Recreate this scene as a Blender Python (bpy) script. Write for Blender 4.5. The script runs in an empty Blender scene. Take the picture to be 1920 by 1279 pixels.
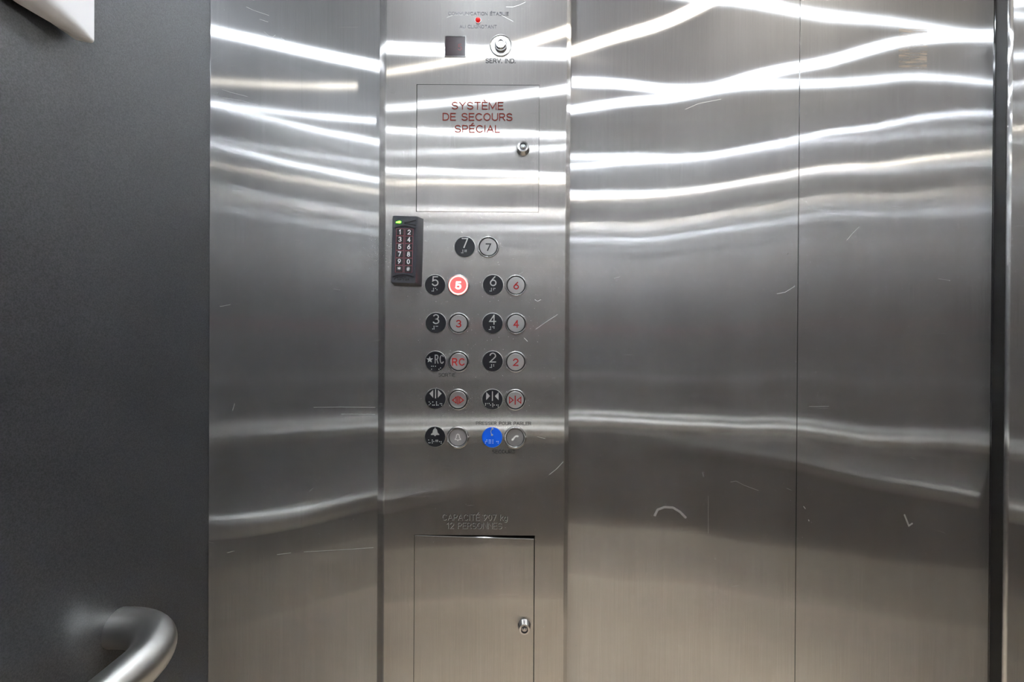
import bpy, bmesh, math, random
from mathutils import Vector, Matrix

random.seed(7)
sc = bpy.context.scene
PI = math.pi

# ------------------------------------------------------------------ camera, world, exposure
F = 853.0                     # focal length in pixels of the 1920 px wide frame
CAM_Z = 1.27
cam_data = bpy.data.cameras.new('camera')
cam_data.sensor_fit = 'HORIZONTAL'
cam_data.sensor_width = 36.0
cam_data.lens = F / 1920 * 36
cam_data.clip_start = 0.01
cam = bpy.data.objects.new('camera', cam_data)
sc.collection.objects.link(cam)
CAM_ROT = Matrix.Rotation(math.radians(90 - 0.2), 3, 'X') @ Matrix.Rotation(math.radians(0.33), 3, 'Z')
cam.matrix_world = Matrix.Translation((0, 0, CAM_Z)) @ CAM_ROT.to_4x4()
sc.camera = cam

world = bpy.data.worlds.new('world')
world.use_nodes = True
world.node_tree.nodes['Background'].inputs[0].default_value = (0.0, 0.0, 0.0, 1)
world.node_tree.nodes['Background'].inputs[1].default_value = 0.0
sc.world = world
sc.view_settings.view_transform = 'Standard'
sc.view_settings.look = 'None'
sc.view_settings.gamma = 1.0
sc.view_settings.use_curve_mapping = False
sc.view_settings.exposure = 1.80
sc.cycles.use_denoising = True
sc.cycles.max_bounces = 14
sc.cycles.glossy_bounces = 10
sc.cycles.diffuse_bounces = 5
sc.cycles.sample_clamp_indirect = 24.0
sc.cycles.caustics_reflective = True
sc.cycles.blur_glossy = 0.0

# room measures (metres, camera at x = 0, y = 0)
FACE_Y = 0.853                # face of the control panel
RET_Y = 0.873                 # steel front returns
DOOR_Y = 0.901                # car doors
LEFT_X = -0.582
RIGHT_X = 1.34
BACK_Y = FACE_Y - 1.37
CEIL_Z = CAM_Z + 1.17
JAMB_L = 0.100
JAMB_R = 0.952
SEAM_X = 0.5655

def at(px, py, Y):
    """pixel of the photograph -> point on the plane y = Y"""
    d = CAM_ROT @ Vector(((px - 960) / F, -(py - 639.5) / F, -1.0))
    return Vector((0, 0, CAM_Z)) + d * (Y / d.y)

# ------------------------------------------------------------------ materials
def new_mat(name):
    m = bpy.data.materials.new(name)
    m.use_nodes = True
    nt = m.node_tree
    nt.nodes.clear()
    out = nt.nodes.new('ShaderNodeOutputMaterial')
    return m, nt, out

def N(nt, kind, **kw):
    n = nt.nodes.new(kind)
    for k, v in kw.items():
        if k.startswith('i_'):
            key = k[2:]
            key = int(key) if key.isdigit() else key
            n.inputs[key].default_value = v
        else:
            setattr(n, k, v)
    return n

def math_n(nt, op, a, b=None, clamp=False):
    n = nt.nodes.new('ShaderNodeMath'); n.operation = op; n.use_clamp = clamp
    for i, v in enumerate((a, b)):
        if v is None: continue
        if isinstance(v, (int, float)): n.inputs[i].default_value = v
        else: nt.links.new(v, n.inputs[i])
    return n.outputs[0]

def plain(name, col, rough=0.5, metal=0.0, spec=0.5, coat=0.0, emit=None, estr=0.0, vary=0.04):
    m, nt, out = new_mat(name)
    b = N(nt, 'ShaderNodeBsdfPrincipled')
    b.inputs['Base Color'].default_value = (*col, 1)
    b.inputs['Roughness'].default_value = rough
    b.inputs['Metallic'].default_value = metal
    b.inputs['Specular IOR Level'].default_value = spec
    b.inputs['Coat Weight'].default_value = coat
    if emit:
        b.inputs['Emission Color'].default_value = (*emit, 1)
        b.inputs['Emission Strength'].default_value = estr
    # faint tonal mottling so no surface is perfectly even
    tx = N(nt, 'ShaderNodeNewGeometry')
    nz = N(nt, 'ShaderNodeTexNoise', i_Scale=180.0, i_Detail=3.0)
    nt.links.new(tx.outputs['Position'], nz.inputs['Vector'])
    mr = N(nt, 'ShaderNodeMapRange'); mr.inputs['To Min'].default_value = max(0.02, rough - vary); mr.inputs['To Max'].default_value = rough + vary
    nt.links.new(nz.outputs['Fac'], mr.inputs['Value'])
    nt.links.new(mr.outputs[0], b.inputs['Roughness'])
    nt.links.new(b.outputs[0], out.inputs['Surface'])
    return m

def brushed(name, tint=(0.85, 0.85, 0.855), rough=0.165, aniso=0.915, haze=0.15, scratches=1.0, warp=None, stain=None):
    """stainless steel with an upright grain: grooves spread reflections sideways only"""
    m, nt, out = new_mat(name)
    L = nt.links.new
    geo = N(nt, 'ShaderNodeNewGeometry')
    # upright grain
    mp = N(nt, 'ShaderNodeMapping'); mp.inputs['Scale'].default_value = (760, 760, 7)
    L(geo.outputs['Position'], mp.inputs['Vector'])
    grain = N(nt, 'ShaderNodeTexNoise', i_Scale=1.0, i_Detail=3.0, i_Roughness=0.6)
    L(mp.outputs[0], grain.inputs['Vector'])
    # smudges and wiping marks
    mp2 = N(nt, 'ShaderNodeMapping'); mp2.inputs['Scale'].default_value = (9, 9, 2.2)
    L(geo.outputs['Position'], mp2.inputs['Vector'])
    smud = N(nt, 'ShaderNodeTexNoise', i_Scale=1.0, i_Detail=6.0, i_Roughness=0.62, i_Distortion=0.6)
    L(mp2.outputs[0], smud.inputs['Vector'])
    # scratches: thin rings of a distorted wave, kept only in sparse patches
    def scratch(scale, rot, thr, patch_scale, seed):
        mp = N(nt, 'ShaderNodeMapping'); mp.inputs['Scale'].default_value = scale
        mp.inputs['Rotation'].default_value = rot; mp.inputs['Location'].default_value = (seed, seed * 1.7, seed * 0.6)
        L(geo.outputs['Position'], mp.inputs['Vector'])
        v = N(nt, 'ShaderNodeTexVoronoi'); v.feature = 'DISTANCE_TO_EDGE'; v.inputs['Scale'].default_value = 1.0
        L(mp.outputs[0], v.inputs['Vector'])
        line = math_n(nt, 'LESS_THAN', v.outputs['Distance'], thr)
        p = N(nt, 'ShaderNodeTexNoise', i_Scale=patch_scale, i_Detail=2.0)
        L(mp.outputs[0], p.inputs['Vector'])
        keep = math_n(nt, 'GREATER_THAN', p.outputs['Fac'], 0.70)
        return math_n(nt, 'MULTIPLY', line, keep)
    s1 = scratch((6, 2, 26), (0.0, 0.35, 0.0), 0.0022, 2.2, 3.1)
    s2 = scratch((26, 2, 9), (0.0, -0.5, 0.0), 0.0026, 2.6, 8.7)
    # pin-prick nicks
    v = N(nt, 'ShaderNodeTexVoronoi'); v.inputs['Scale'].default_value = 42.0
    L(geo.outputs['Position'], v.inputs['Vector'])
    nick = math_n(nt, 'LESS_THAN', v.outputs['Distance'], 0.018)
    pick = N(nt, 'ShaderNodeSeparateColor'); L(v.outputs['Color'], pick.inputs[0])
    nick = math_n(nt, 'MULTIPLY', nick, math_n(nt, 'GREATER_THAN', pick.outputs[0], 0.86))
    marks = math_n(nt, 'ADD', math_n(nt, 'MULTIPLY', s1, 0.8), math_n(nt, 'MULTIPLY', s2, 0.0), clamp=True)
    marks = math_n(nt, 'ADD', marks, nick, clamp=True)
    marks = math_n(nt, 'MULTIPLY', marks, 0.28 * scratches)
    # base colour follows the grain a little
    cr = N(nt, 'ShaderNodeMapRange'); cr.inputs['From Min'].default_value = 0.25; cr.inputs['From Max'].default_value = 0.75
    cr.inputs['To Min'].default_value = 0.92; cr.inputs['To Max'].default_value = 1.07
    L(grain.outputs['Fac'], cr.inputs['Value'])
    sm = N(nt, 'ShaderNodeMapRange'); sm.inputs['From Min'].default_value = 0.3; sm.inputs['From Max'].default_value = 0.7
    sm.inputs['To Min'].default_value = 0.90; sm.inputs['To Max'].default_value = 1.06
    L(smud.outputs['Fac'], sm.inputs['Value'])
    k = math_n(nt, 'MULTIPLY', cr.outputs[0], sm.outputs[0])
    col = N(nt, 'ShaderNodeVectorMath'); col.operation = 'SCALE'; col.inputs[0].default_value = tint
    L(k, col.inputs['Scale'])
    g = N(nt, 'ShaderNodeBsdfAnisotropic'); g.distribution = 'GGX'
    if warp:
        # oil-canning of the thin sheet: gentle up-and-down tilt that varies over the panel
        xc, zc, k_xz, k_z, amp, scale, seed = warp
        sp = N(nt, 'ShaderNodeSeparateXYZ'); L(geo.outputs['Position'], sp.inputs[0])
        dx = math_n(nt, 'SUBTRACT', sp.outputs[0], xc); dz = math_n(nt, 'SUBTRACT', sp.outputs[2], zc)
        t = math_n(nt, 'ADD', math_n(nt, 'MULTIPLY', math_n(nt, 'MULTIPLY', dx, dz), k_xz), math_n(nt, 'MULTIPLY', dz, k_z))
        wm = N(nt, 'ShaderNodeMapping'); wm.inputs['Scale'].default_value = (scale, scale, scale * 0.8); wm.inputs['Location'].default_value = (seed, seed, seed)
        L(geo.outputs['Position'], wm.inputs['Vector'])
        wn = N(nt, 'ShaderNodeTexNoise', i_Scale=1.0, i_Detail=1.0, i_Roughness=0.4); L(wm.outputs[0], wn.inputs['Vector'])
        t = math_n(nt, 'ADD', t, math_n(nt, 'MULTIPLY', math_n(nt, 'SUBTRACT', wn.outputs['Fac'], 0.5), amp))
        zv = N(nt, 'ShaderNodeCombineXYZ'); L(t, zv.inputs[2])
        ad = N(nt, 'ShaderNodeVectorMath'); ad.operation = 'ADD'; L(geo.outputs['Normal'], ad.inputs[0]); L(zv.outputs[0], ad.inputs[1])
        nn = N(nt, 'ShaderNodeVectorMath'); nn.operation = 'NORMALIZE'; L(ad.outputs[0], nn.inputs[0])
        L(nn.outputs[0], g.inputs['Normal'])
    g.inputs['Anisotropy'].default_value = aniso
    tv = N(nt, 'ShaderNodeCombineXYZ'); tv.inputs[2].default_value = 1.0
    L(tv.outputs[0], g.inputs['Tangent'])
    L(col.outputs[0], g.inputs['Color'])
    rr = N(nt, 'ShaderNodeMapRange'); rr.inputs['From Min'].default_value = 0.3; rr.inputs['From Max'].default_value = 0.7
    rr.inputs['To Min'].default_value = rough * 0.95; rr.inputs['To Max'].default_value = rough * 1.08
    L(smud.outputs['Fac'], rr.inputs['Value'])
    L(rr.outputs[0], g.inputs['Roughness'])
    # dull film of handling: a broad soft lobe
    d = N(nt, 'ShaderNodeBsdfAnisotropic'); d.distribution = 'GGX'; d.inputs['Roughness'].default_value = 0.55
    d.inputs['Color'].default_value = (tint[0], tint[1], tint[2], 1)
    d.inputs['Anisotropy'].default_value = 0.0
    hz = N(nt, 'ShaderNodeMapRange'); hz.inputs['From Min'].default_value = 0.35; hz.inputs['From Max'].default_value = 0.75
    hz.inputs['To Min'].default_value = haze * 0.9; hz.inputs['To Max'].default_value = haze * 1.25
    L(smud.outputs['Fac'], hz.inputs['Value'])
    mx = N(nt, 'ShaderNodeMixShader'); L(hz.outputs[0], mx.inputs[0]); L(g.outputs[0], mx.inputs[1]); L(d.outputs[0], mx.inputs[2])
    sd = N(nt, 'ShaderNodeBsdfDiffuse'); sd.inputs['Color'].default_value = (0.75, 0.73, 0.70, 1)
    mx2 = N(nt, 'ShaderNodeMixShader'); L(marks, mx2.inputs[0]); L(mx.outputs[0], mx2.inputs[1]); L(sd.outputs[0], mx2.inputs[2])
    res = mx2.outputs[0]
    if stain:
        # glue and rust left by a torn-off sticker
        sx, sz, wx, wz = stain
        sp2 = N(nt, 'ShaderNodeSeparateXYZ'); L(geo.outputs['Position'], sp2.inputs[0])
        ex = math_n(nt, 'DIVIDE', math_n(nt, 'SUBTRACT', sp2.outputs[0], sx), wx)
        ez = math_n(nt, 'DIVIDE', math_n(nt, 'SUBTRACT', sp2.outputs[2], sz), wz)
        inside = math_n(nt, 'MULTIPLY', math_n(nt, 'LESS_THAN', math_n(nt, 'ABSOLUTE', ex), 1.0), math_n(nt, 'LESS_THAN', math_n(nt, 'ABSOLUTE', ez), 1.0))
        sm2 = N(nt, 'ShaderNodeMapping'); sm2.inputs['Scale'].default_value = (28, 28, 330); L(geo.outputs['Position'], sm2.inputs['Vector'])
        sn = N(nt, 'ShaderNodeTexNoise', i_Scale=1.0, i_Detail=3.0); L(sm2.outputs[0], sn.inputs['Vector'])
        fac = math_n(nt, 'MULTIPLY', inside, math_n(nt, 'MULTIPLY', math_n(nt, 'SUBTRACT', sn.outputs['Fac'], 0.42, clamp=True), 2.4, clamp=True))
        sb = N(nt, 'ShaderNodeBsdfDiffuse'); sb.inputs['Color'].default_value = (0.40, 0.33, 0.26, 1)
        mx3 = N(nt, 'ShaderNodeMixShader'); L(fac, mx3.inputs[0]); L(res, mx3.inputs[1]); L(sb.outputs[0], mx3.inputs[2]); res = mx3.outputs[0]
    L(res, out.inputs['Surface'])
    return m

def laminate(name, c0=(0.004, 0.0045, 0.006), c1=(0.048, 0.050, 0.058)):
    m, nt, out = new_mat(name)
    L = nt.links.new
    geo = N(nt, 'ShaderNodeNewGeometry')
    nz = N(nt, 'ShaderNodeTexNoise', i_Scale=520.0, i_Detail=4.0, i_Roughness=0.7)
    L(geo.outputs['Position'], nz.inputs['Vector'])
    cr = N(nt, 'ShaderNodeValToRGB')
    cr.color_ramp.elements[0].position = 0.36; cr.color_ramp.elements[0].color = (*c0, 1)
    cr.color_ramp.elements[1].position = 0.66; cr.color_ramp.elements[1].color = (*c1, 1)
    L(nz.outputs['Fac'], cr.inputs[0])
    b = N(nt, 'ShaderNodeBsdfPrincipled')
    L(cr.outputs[0], b.inputs['Base Color'])
    b.inputs['Roughness'].default_value = 0.46
    b.inputs['Specular IOR Level'].default_value = 0.85
    bp = N(nt, 'ShaderNodeBump'); bp.inputs['Strength'].default_value = 0.25; bp.inputs['Distance'].default_value = 0.0006
    L(nz.outputs['Fac'], bp.inputs['Height']); L(bp.outputs[0], b.inputs['Normal'])
    L(b.outputs[0], out.inputs['Surface'])
    return m

def floor_mat():
    m, nt, out = new_mat('floor_vinyl')
    L = nt.links.new
    geo = N(nt, 'ShaderNodeNewGeometry')
    nz = N(nt, 'ShaderNodeTexNoise', i_Scale=60.0, i_Detail=6.0, i_Roughness=0.7)
    L(geo.outputs['Position'], nz.inputs['Vector'])
    cr = N(nt, 'ShaderNodeValToRGB')
    cr.color_ramp.elements[0].position = 0.3; cr.color_ramp.elements[0].color = (0.52, 0.42, 0.31, 1)
    cr.color_ramp.elements[1].position = 0.7; cr.color_ramp.elements[1].color = (0.68, 0.56, 0.43, 1)
    L(nz.outputs['Fac'], cr.inputs[0])
    b = N(nt, 'ShaderNodeBsdfPrincipled'); b.inputs['Roughness'].default_value = 0.5
    L(cr.outputs[0], b.inputs['Base Color'])
    L(b.outputs[0], out.inputs['Surface'])
    return m

M = {}
M['steel'] = brushed('brushed_steel')
M['panel_steel'] = brushed('brushed_panel_steel', tint=(0.87, 0.845, 0.825), haze=0.17)
M['return_steel'] = brushed('brushed_return_steel', haze=0.15, warp=(-0.42, CAM_Z, 0.25, 0.0, 0.012, 2.2, 4.0))
M['door_steel'] = brushed('brushed_door_steel', tint=(0.84, 0.84, 0.85), haze=0.145, warp=(0.5, CAM_Z, 0.0, 0.04, 0.05, 3.0, 1.5))
M['door_steel_b'] = brushed('brushed_door_steel_marked', tint=(0.84, 0.84, 0.85), haze=0.145, warp=(0.5, CAM_Z, 0.0, 0.04, 0.05, 3.0, 1.5),
                            stain=(at(1712, 60, DOOR_Y).x, at(1712, 92, DOOR_Y).z, 0.028, 0.040))
M['mirror_steel'] = brushed('polished_rear_steel', tint=(0.92, 0.92, 0.925), rough=0.125, aniso=0.85, haze=0.05, scratches=0.3)
M['laminate'] = laminate('charcoal_laminate')
M['brown_laminate'] = laminate('dark_brown_laminate', (0.030, 0.022, 0.018), (0.085, 0.068, 0.056))
M['floor'] = floor_mat()
M['ceiling'] = plain('ceiling_panel', (0.62, 0.62, 0.63), 0.45, 0.0)
M['rail'] = plain('satin_rail_steel', (0.80, 0.79, 0.77), 0.28, 1.0, vary=0.004)
M['chrome'] = plain('polished_chrome', (0.78, 0.78, 0.78), 0.10, 1.0)
M['satin'] = plain('satin_cap', (0.62, 0.61, 0.60), 0.33, 1.0)
M['cap'] = plain('button_cap', (0.40, 0.39, 0.385), 0.45, 0.75)
M['silver_paint'] = plain('raised_silver', (0.62, 0.61, 0.60), 0.35, 0.6)
M['black'] = plain('matte_black', (0.008, 0.008, 0.012), 0.42)
M['bare'] = plain('scratch_and_highlight', (0.72, 0.71, 0.69), 0.45, 0.6)  # scratches, and the highlight painted beside the engraved capacity text
M['jamb'] = plain('black_strip', (0.012, 0.011, 0.010), 0.35)
M['gap'] = plain('dark_gap', (0.004, 0.004, 0.004), 0.8)
M['blue'] = plain('signal_blue', (0.0, 0.14, 0.90), 0.35)
M['red_ink'] = plain('red_fill', (0.36, 0.012, 0.008), 0.5, spec=0.2)
M['red_letter'] = plain('brown_red_fill', (0.22, 0.03, 0.02), 0.6, spec=0.1)
M['dark_letter'] = plain('engraved_dark', (0.03, 0.03, 0.033), 0.6, spec=0.2)
M['faint_letter'] = plain('engraved_worn', (0.20, 0.20, 0.22), 0.6, spec=0.2)
M['cut_letter'] = plain('engraved_shadowed', (0.040, 0.037, 0.034), 0.5, spec=0.3)
M['white_plastic'] = plain('white_plastic', (0.86, 0.86, 0.87), 0.30)
M['keypad'] = plain('charcoal_plastic', (0.045, 0.046, 0.055), 0.42)
M['key'] = plain('key_face', (0.030, 0.028, 0.030), 0.45)
M['key_line'] = plain('key_outline', (0.34, 0.10, 0.12), 0.5)
M['white_ink'] = plain('white_print', (0.85, 0.85, 0.85), 0.5)
M['legend_white'] = plain('pale_legend', (0.80, 0.80, 0.77), 0.5)
M['display'] = plain('dark_red_glass', (0.022, 0.005, 0.008), 0.22, 0.0, 0.4)
M['seg'] = plain('display_segment', (0.10, 0.0, 0.0), 0.4, emit=(1.0, 0.05, 0.08), estr=0.05)
M['led_red'] = plain('red_led', (0.70, 0.01, 0.01), 0.12, emit=(1.0, 0.02, 0.02), estr=0.10, coat=0.6)
M['led_green'] = plain('green_led', (0.2, 0.9, 0.1), 0.3, emit=(0.05, 1.0, 0.01), estr=7.0)
M['lit_cap'] = plain('lit_red_cap', (0.25, 0.05, 0.05), 0.4, emit=(1.0, 0.03, 0.03), estr=1.5)
M['lit_ring'] = plain('lit_ring', (0.8, 0.5, 0.5), 0.4, emit=(1.0, 0.12, 0.10), estr=2.4)
M['lit_numeral'] = plain('lit_numeral', (0.9, 0.8, 0.8), 0.4, emit=(1.0, 0.85, 0.80), estr=0.8)

# ------------------------------------------------------------------ object helpers
col_root = sc.collection
def link(o):
    col_root.objects.link(o); return o

def tag(o, label=None, cat=None, group=None, kind=None):
    if label: o['label'] = label
    if cat: o['category'] = cat
    if group: o['group'] = group
    if kind: o['kind'] = kind
    return o

def thing(name, loc, label, cat, group=None):
    o = link(bpy.data.objects.new(name, None))
    o.location = loc
    o.empty_display_size = 0.05
    return tag(o, label, cat, group)

def obj(name, bm, mat, parent=None, smooth=None, flat_axis=True):
    """bmesh in world coordinates -> one mesh object with its origin at its own centre"""
    me = bpy.data.meshes.new(name)
    bmesh.ops.recalc_face_normals(bm, faces=bm.faces)
    c = Vector((0, 0, 0))
    if bm.verts:
        lo = Vector([min(v.co[i] for v in bm.verts) for i in range(3)])
        hi = Vector([max(v.co[i] for v in bm.verts) for i in range(3)])
        c = (lo + hi) / 2
        for v in bm.verts: v.co -= c
    bm.to_mesh(me); bm.free()
    if smooth is not None:
        me.shade_smooth() if hasattr(me, 'shade_smooth') else None
        try: me.set_sharp_from_angle(angle=math.radians(smooth))
        except Exception: pass
        for p in me.polygons:          # flat faces between rounded edges keep their own normal
            if flat_axis and max(abs(p.normal.x), abs(p.normal.y), abs(p.normal.z)) > 0.99999: p.use_smooth = False
    me.materials.append(mat)
    o = link(bpy.data.objects.new(name, me))
    if parent is not None:
        o.parent = parent
        off = Vector((0, 0, 0)); p = parent
        while p is not None:
            off += p.location; p = p.parent
        o.location = c - off
    else:
        o.location = c
    return o

def add_box(bm, lo, hi, bevel=0.0, seg=2):
    r = bmesh.ops.create_cube(bm, size=1.0)
    vs = r['verts']
    lo, hi = Vector(lo), Vector(hi)
    for v in vs:
        v.co = Vector([lo[i] + (v.co[i] + 0.5) * (hi[i] - lo[i]) for i in range(3)])
    if bevel > 0:
        es = list({e for v in vs for e in v.link_edges})
        bmesh.ops.bevel(bm, geom=es, offset=bevel, segments=seg, profile=0.5, affect='EDGES')

def box(lo, hi, bevel=0.0, seg=2):
    bm = bmesh.new(); add_box(bm, lo, hi, bevel, seg); return bm

def lathe(c, prof, n=48):
    """profile (radius, distance towards the viewer) turned about an axis along -y at c"""
    bm = bmesh.new()
    rings = []
    for r, h in prof:
        if r < 1e-7:
            rings.append([bm.verts.new((c[0], c[1] - h, c[2]))])
        else:
            rings.append([bm.verts.new((c[0] + r * math.cos(2 * PI * i / n), c[1] - h, c[2] + r * math.sin(2 * PI * i / n))) for i in range(n)])
    for a, b in zip(rings, rings[1:]):
        if len(a) == 1 and len(b) == 1: continue
        for i in range(n):
            j = (i + 1) % n
            if len(a) == 1: bm.faces.new((a[0], b[i], b[j]))
            elif len(b) == 1: bm.faces.new((a[i], a[j], b[0]))
            else: bm.faces.new((a[i], a[j], b[j], b[i]))
    return bm

def tube(pts, r, n=24, caps=True):
    bm = bmesh.new()
    rings = []
    up = Vector((0, 0, 1))
    for i, p in enumerate(pts):
        p = Vector(p)
        a = Vector(pts[max(i - 1, 0)]); b = Vector(pts[min(i + 1, len(pts) - 1)])
        t = (b - a).normalized()
        s = t.cross(up)
        if s.length < 1e-4: s = Vector((1, 0, 0))
        s.normalize(); u = s.cross(t).normalized()
        rr = r[i] if isinstance(r, (list, tuple)) else r
        rings.append([bm.verts.new(p + s * rr * math.cos(2 * PI * k / n) + u * rr * math.sin(2 * PI * k / n)) for k in range(n)])
    for a, b in zip(rings, rings[1:]):
        for k in range(n):
            j = (k + 1) % n
            bm.faces.new((a[k], a[j], b[j], b[k]))
    if caps:
        bm.faces.new(rings[0]); bm.faces.new(rings[-1])
    return bm

def add_poly(bm, pts, y, thick):
    """outline in (x, z) extruded from plane y towards the viewer"""
    f = [bm.verts.new((p[0], y - thick, p[1])) for p in pts]
    b = [bm.verts.new((p[0], y, p[1])) for p in pts]
    bm.faces.new(f)
    n = len(pts)
    for i in range(n):
        j = (i + 1) % n
        bm.faces.new((f[i], f[j], b[j], b[i]))

def add_ribbon(bm, pts, w, y, thick, closed=False):
    """flat stroke of width w along an (x, z) polyline, standing thick off plane y"""
    P = [Vector(p) for p in pts]
    n = len(P)
    Lf, Rt = [], []
    for i in range(n):
        if closed: a, b = P[(i - 1) % n], P[(i + 1) % n]
        else: a, b = P[max(i - 1, 0)], P[min(i + 1, n - 1)]
        d1 = (P[i] - a); d2 = (b - P[i])
        if d1.length < 1e-9: d1 = d2
        if d2.length < 1e-9: d2 = d1
        d1 = d1.normalized(); d2 = d2.normalized()
        t = d1 + d2
        t = d1 if t.length < 1e-4 else t.normalized()
        nn = Vector((-t.y, t.x))
        k = 1.0 / max(0.45, nn.dot(Vector((-d1.y, d1.x))))
        q = P[i].copy()
        if not closed and i == 0: q = q - d2 * w * 0.5
        if not closed and i == n - 1: q = q + d1 * w * 0.5
        Lf.append(q + nn * w / 2 * k); Rt.append(q - nn * w / 2 * k)
    mk = lambda p, yy: bm.verts.new((p.x, yy, p.y))
    # a hair of slope along the stroke keeps crossing strokes from lying in one plane
    lf = [mk(p, y - thick - 4e-6 * i) for i, p in enumerate(Lf)]; rf = [mk(p, y - thick - 4e-6 * i) for i, p in enumerate(Rt)]
    lb = [mk(p, y) for p in Lf]; rb = [mk(p, y) for p in Rt]
    m = n if closed else n - 1
    for i in range(m):
        j = (i + 1) % n
        bm.faces.new((lf[i], lf[j], rf[j], rf[i]))
        bm.faces.new((lb[i], lf[i], lf[j], lb[j]))
        bm.faces.new((rf[i], rb[i], rb[j], rf[j]))
    if not closed:
        bm.faces.new((lf[0], rf[0], rb[0], lb[0])); bm.faces.new((lf[-1], lb[-1], rb[-1], rf[-1]))

# single-stroke lettering, drawn on a unit-high grid
def arc(cx, cy, rx, ry, a0, a1, n=10):
    return [(cx + rx * math.cos(math.radians(a0 + (a1 - a0) * i / n)), cy + ry * math.sin(math.radians(a0 + (a1 - a0) * i / n))) for i in range(n + 1)]
GL = {
 'A': (.80, [[(0, 0), (.4, 1), (.8, 0)], [(.15, .36), (.65, .36)]]),
 'B': (.68, [[(0, 0), (0, 1), (.38, 1)] + arc(.40, .76, .24, .24, 80, -80, 6) + [(.38, .52), (0, .52)], [(.38, .52)] + arc(.42, .26, .26, .26, 80, -80, 6) + [(.38, 0), (0, 0)]]),
 'C': (.80, [arc(.42, .5, .42, .5, 42, 318, 14)]),
 'D': (.74, [[(0, 0), (0, 1), (.28, 1)] + arc(.32, .5, .42, .5, 85, -85, 9) + [(.28, 0), (0, 0)]]),
 'E': (.62, [[(.62, 1), (0, 1), (0, 0), (.62, 0)], [(0, .52), (.56, .52)]]),
 'G': (.82, [arc(.42, .5, .42, .5, 42, 330, 14) + [(.82, .46), (.48, .46)]]),
 'I': (.06, [[(.03, 0), (.03, 1)]]),
 'L': (.56, [[(0, 1), (0, 0), (.56, 0)]]),
 'M': (.90, [[(0, 0), (0, 1), (.45, .1), (.90, 1), (.90, 0)]]),
 'N': (.74, [[(0, 0), (0, 1), (.74, 0), (.74, 1)]]),
 'O': (.84, [arc(.42, .5, .42, .5, 0, 342, 18) + [(.84, .5)]]),
 'P': (.64, [[(0, 0), (0, 1), (.36, 1)] + arc(.38, .73, .26, .27, 80, -80, 6) + [(.36, .46), (0, .46)]]),
 'R': (.68, [[(0, 0), (0, 1), (.38, 1)] + arc(.40, .74, .26, .26, 80, -80, 6) + [(.38, .48), (0, .48)], [(.38, .48), (.68, 0)]]),
 'S': (.70, [arc(.35, .75, .32, .25, 25, 270, 10) + arc(.35, .25, .35, .25, 90, -155, 10)[1:]]),
 'T': (.70, [[(0, 1), (.70, 1)], [(.35, 1), (.35, 0)]]),
 'U': (.72, [[(0, 1), (0, .36)] + arc(.36, .36, .36, .36, 190, 350, 8) + [(.72, .36), (.72, 1)]]),
 'V': (.76, [[(0, 1), (.38, 0), (.76, 1)]]),
 'Y': (.76, [[(0, 1), (.38, .48), (.76, 1)], [(.38, .48), (.38, 0)]]),
 'k': (.48, [[(0, 0), (0, 1)], [(.44, .66), (0, .28)], [(.17, .42), (.48, 0)]]),
 'g': (.52, [arc(.26, .34, .26, .32, 0, 340, 12) + [(.52, .34)], [(.52, .66), (.52, -.10)] + arc(.27, -.08, .25, .22, 0, -140, 6)]),
 'i': (.06, [[(.03, 0), (.03, .66)], [(.03, .86), (.03, .92)]]),
 'o': (.52, [arc(.26, .33, .26, .33, 0, 340, 12) + [(.52, .33)]]),
 'r': (.34, [[(0, 0), (0, .66)], [(0, .44)] + arc(.24, .40, .24, .26, 160, 60, 5)]),
 'x': (.46, [[(0, 0), (.46, .66)], [(0, .66), (.46, 0)]]),
 '.': (.06, [[(.03, 0), (.03, .05)]]),
 '1': (.36, [[(.0, .76), (.22, 1), (.22, 0)]]),
 '2': (.62, [arc(.31, .70, .31, .30, 165, -25, 9) + [(0, 0), (.62, 0)]]),
 '3': (.62, [arc(.30, .75, .28, .25, 150, -90, 9) + arc(.30, .26, .32, .26, 90, -150, 9)[1:]]),
 '4': (.66, [[(.48, 0), (.48, 1)], [(.48, 1), (0, .30), (.66, .30)]]),
 '5': (.62, [[(.56, 1), (.08, 1), (.04, .54)] + arc(.29, .32, .33, .32, 120, -150, 10)]),
 '6': (.62, [arc(.31, .31, .31, .31, 0, 360, 16)[:-1] + [(.62, .31)], [(.50, 1), (.22, .70), (.035, .42)]]),
 '7': (.60, [[(0, 1), (.60, 1), (.20, 0)]]),
 '8': (.62, [arc(.31, .75, .25, .25, 0, 345, 12) + [(.56, .75)], arc(.31, .26, .31, .26, 0, 345, 12) + [(.62, .26)]]),
 '9': (.62, [arc(.31, .69, .31, .31, 0, 360, 16)[:-1] + [(.62, .69)], [(.12, 0), (.40, .30), (.585, .58)]]),
 '0': (.60, [arc(.30, .5, .30, .5, 0, 345, 16) + [(.60, .5)]]),
 '*': (.60, [[(.3, .28), (.3, .92)], [(.02, .44), (.58, .76)], [(.02, .76), (.58, .44)]]),
 '#': (.66, [[(.18, .08), (.26, .92)], [(.42, .08), (.50, .92)], [(.02, .34), (.62, .34)], [(.04, .66), (.64, .66)]]),
 ' ': (.34, []),
}
GL['È'] = (.62, GL['E'][1] + [[(.20, 1.34), (.38, 1.16)]])
GL['É'] = (.62, GL['E'][1] + [[(.44, 1.34), (.26, 1.16)]])

def layout(text, track=.26):
    x = 0; out = []
    for ch in text:
        w, st = GL[ch]
        for s in st: out.append([(p[0] + x, p[1]) for p in s])
        x += w + track
    return out, x - track

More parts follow.
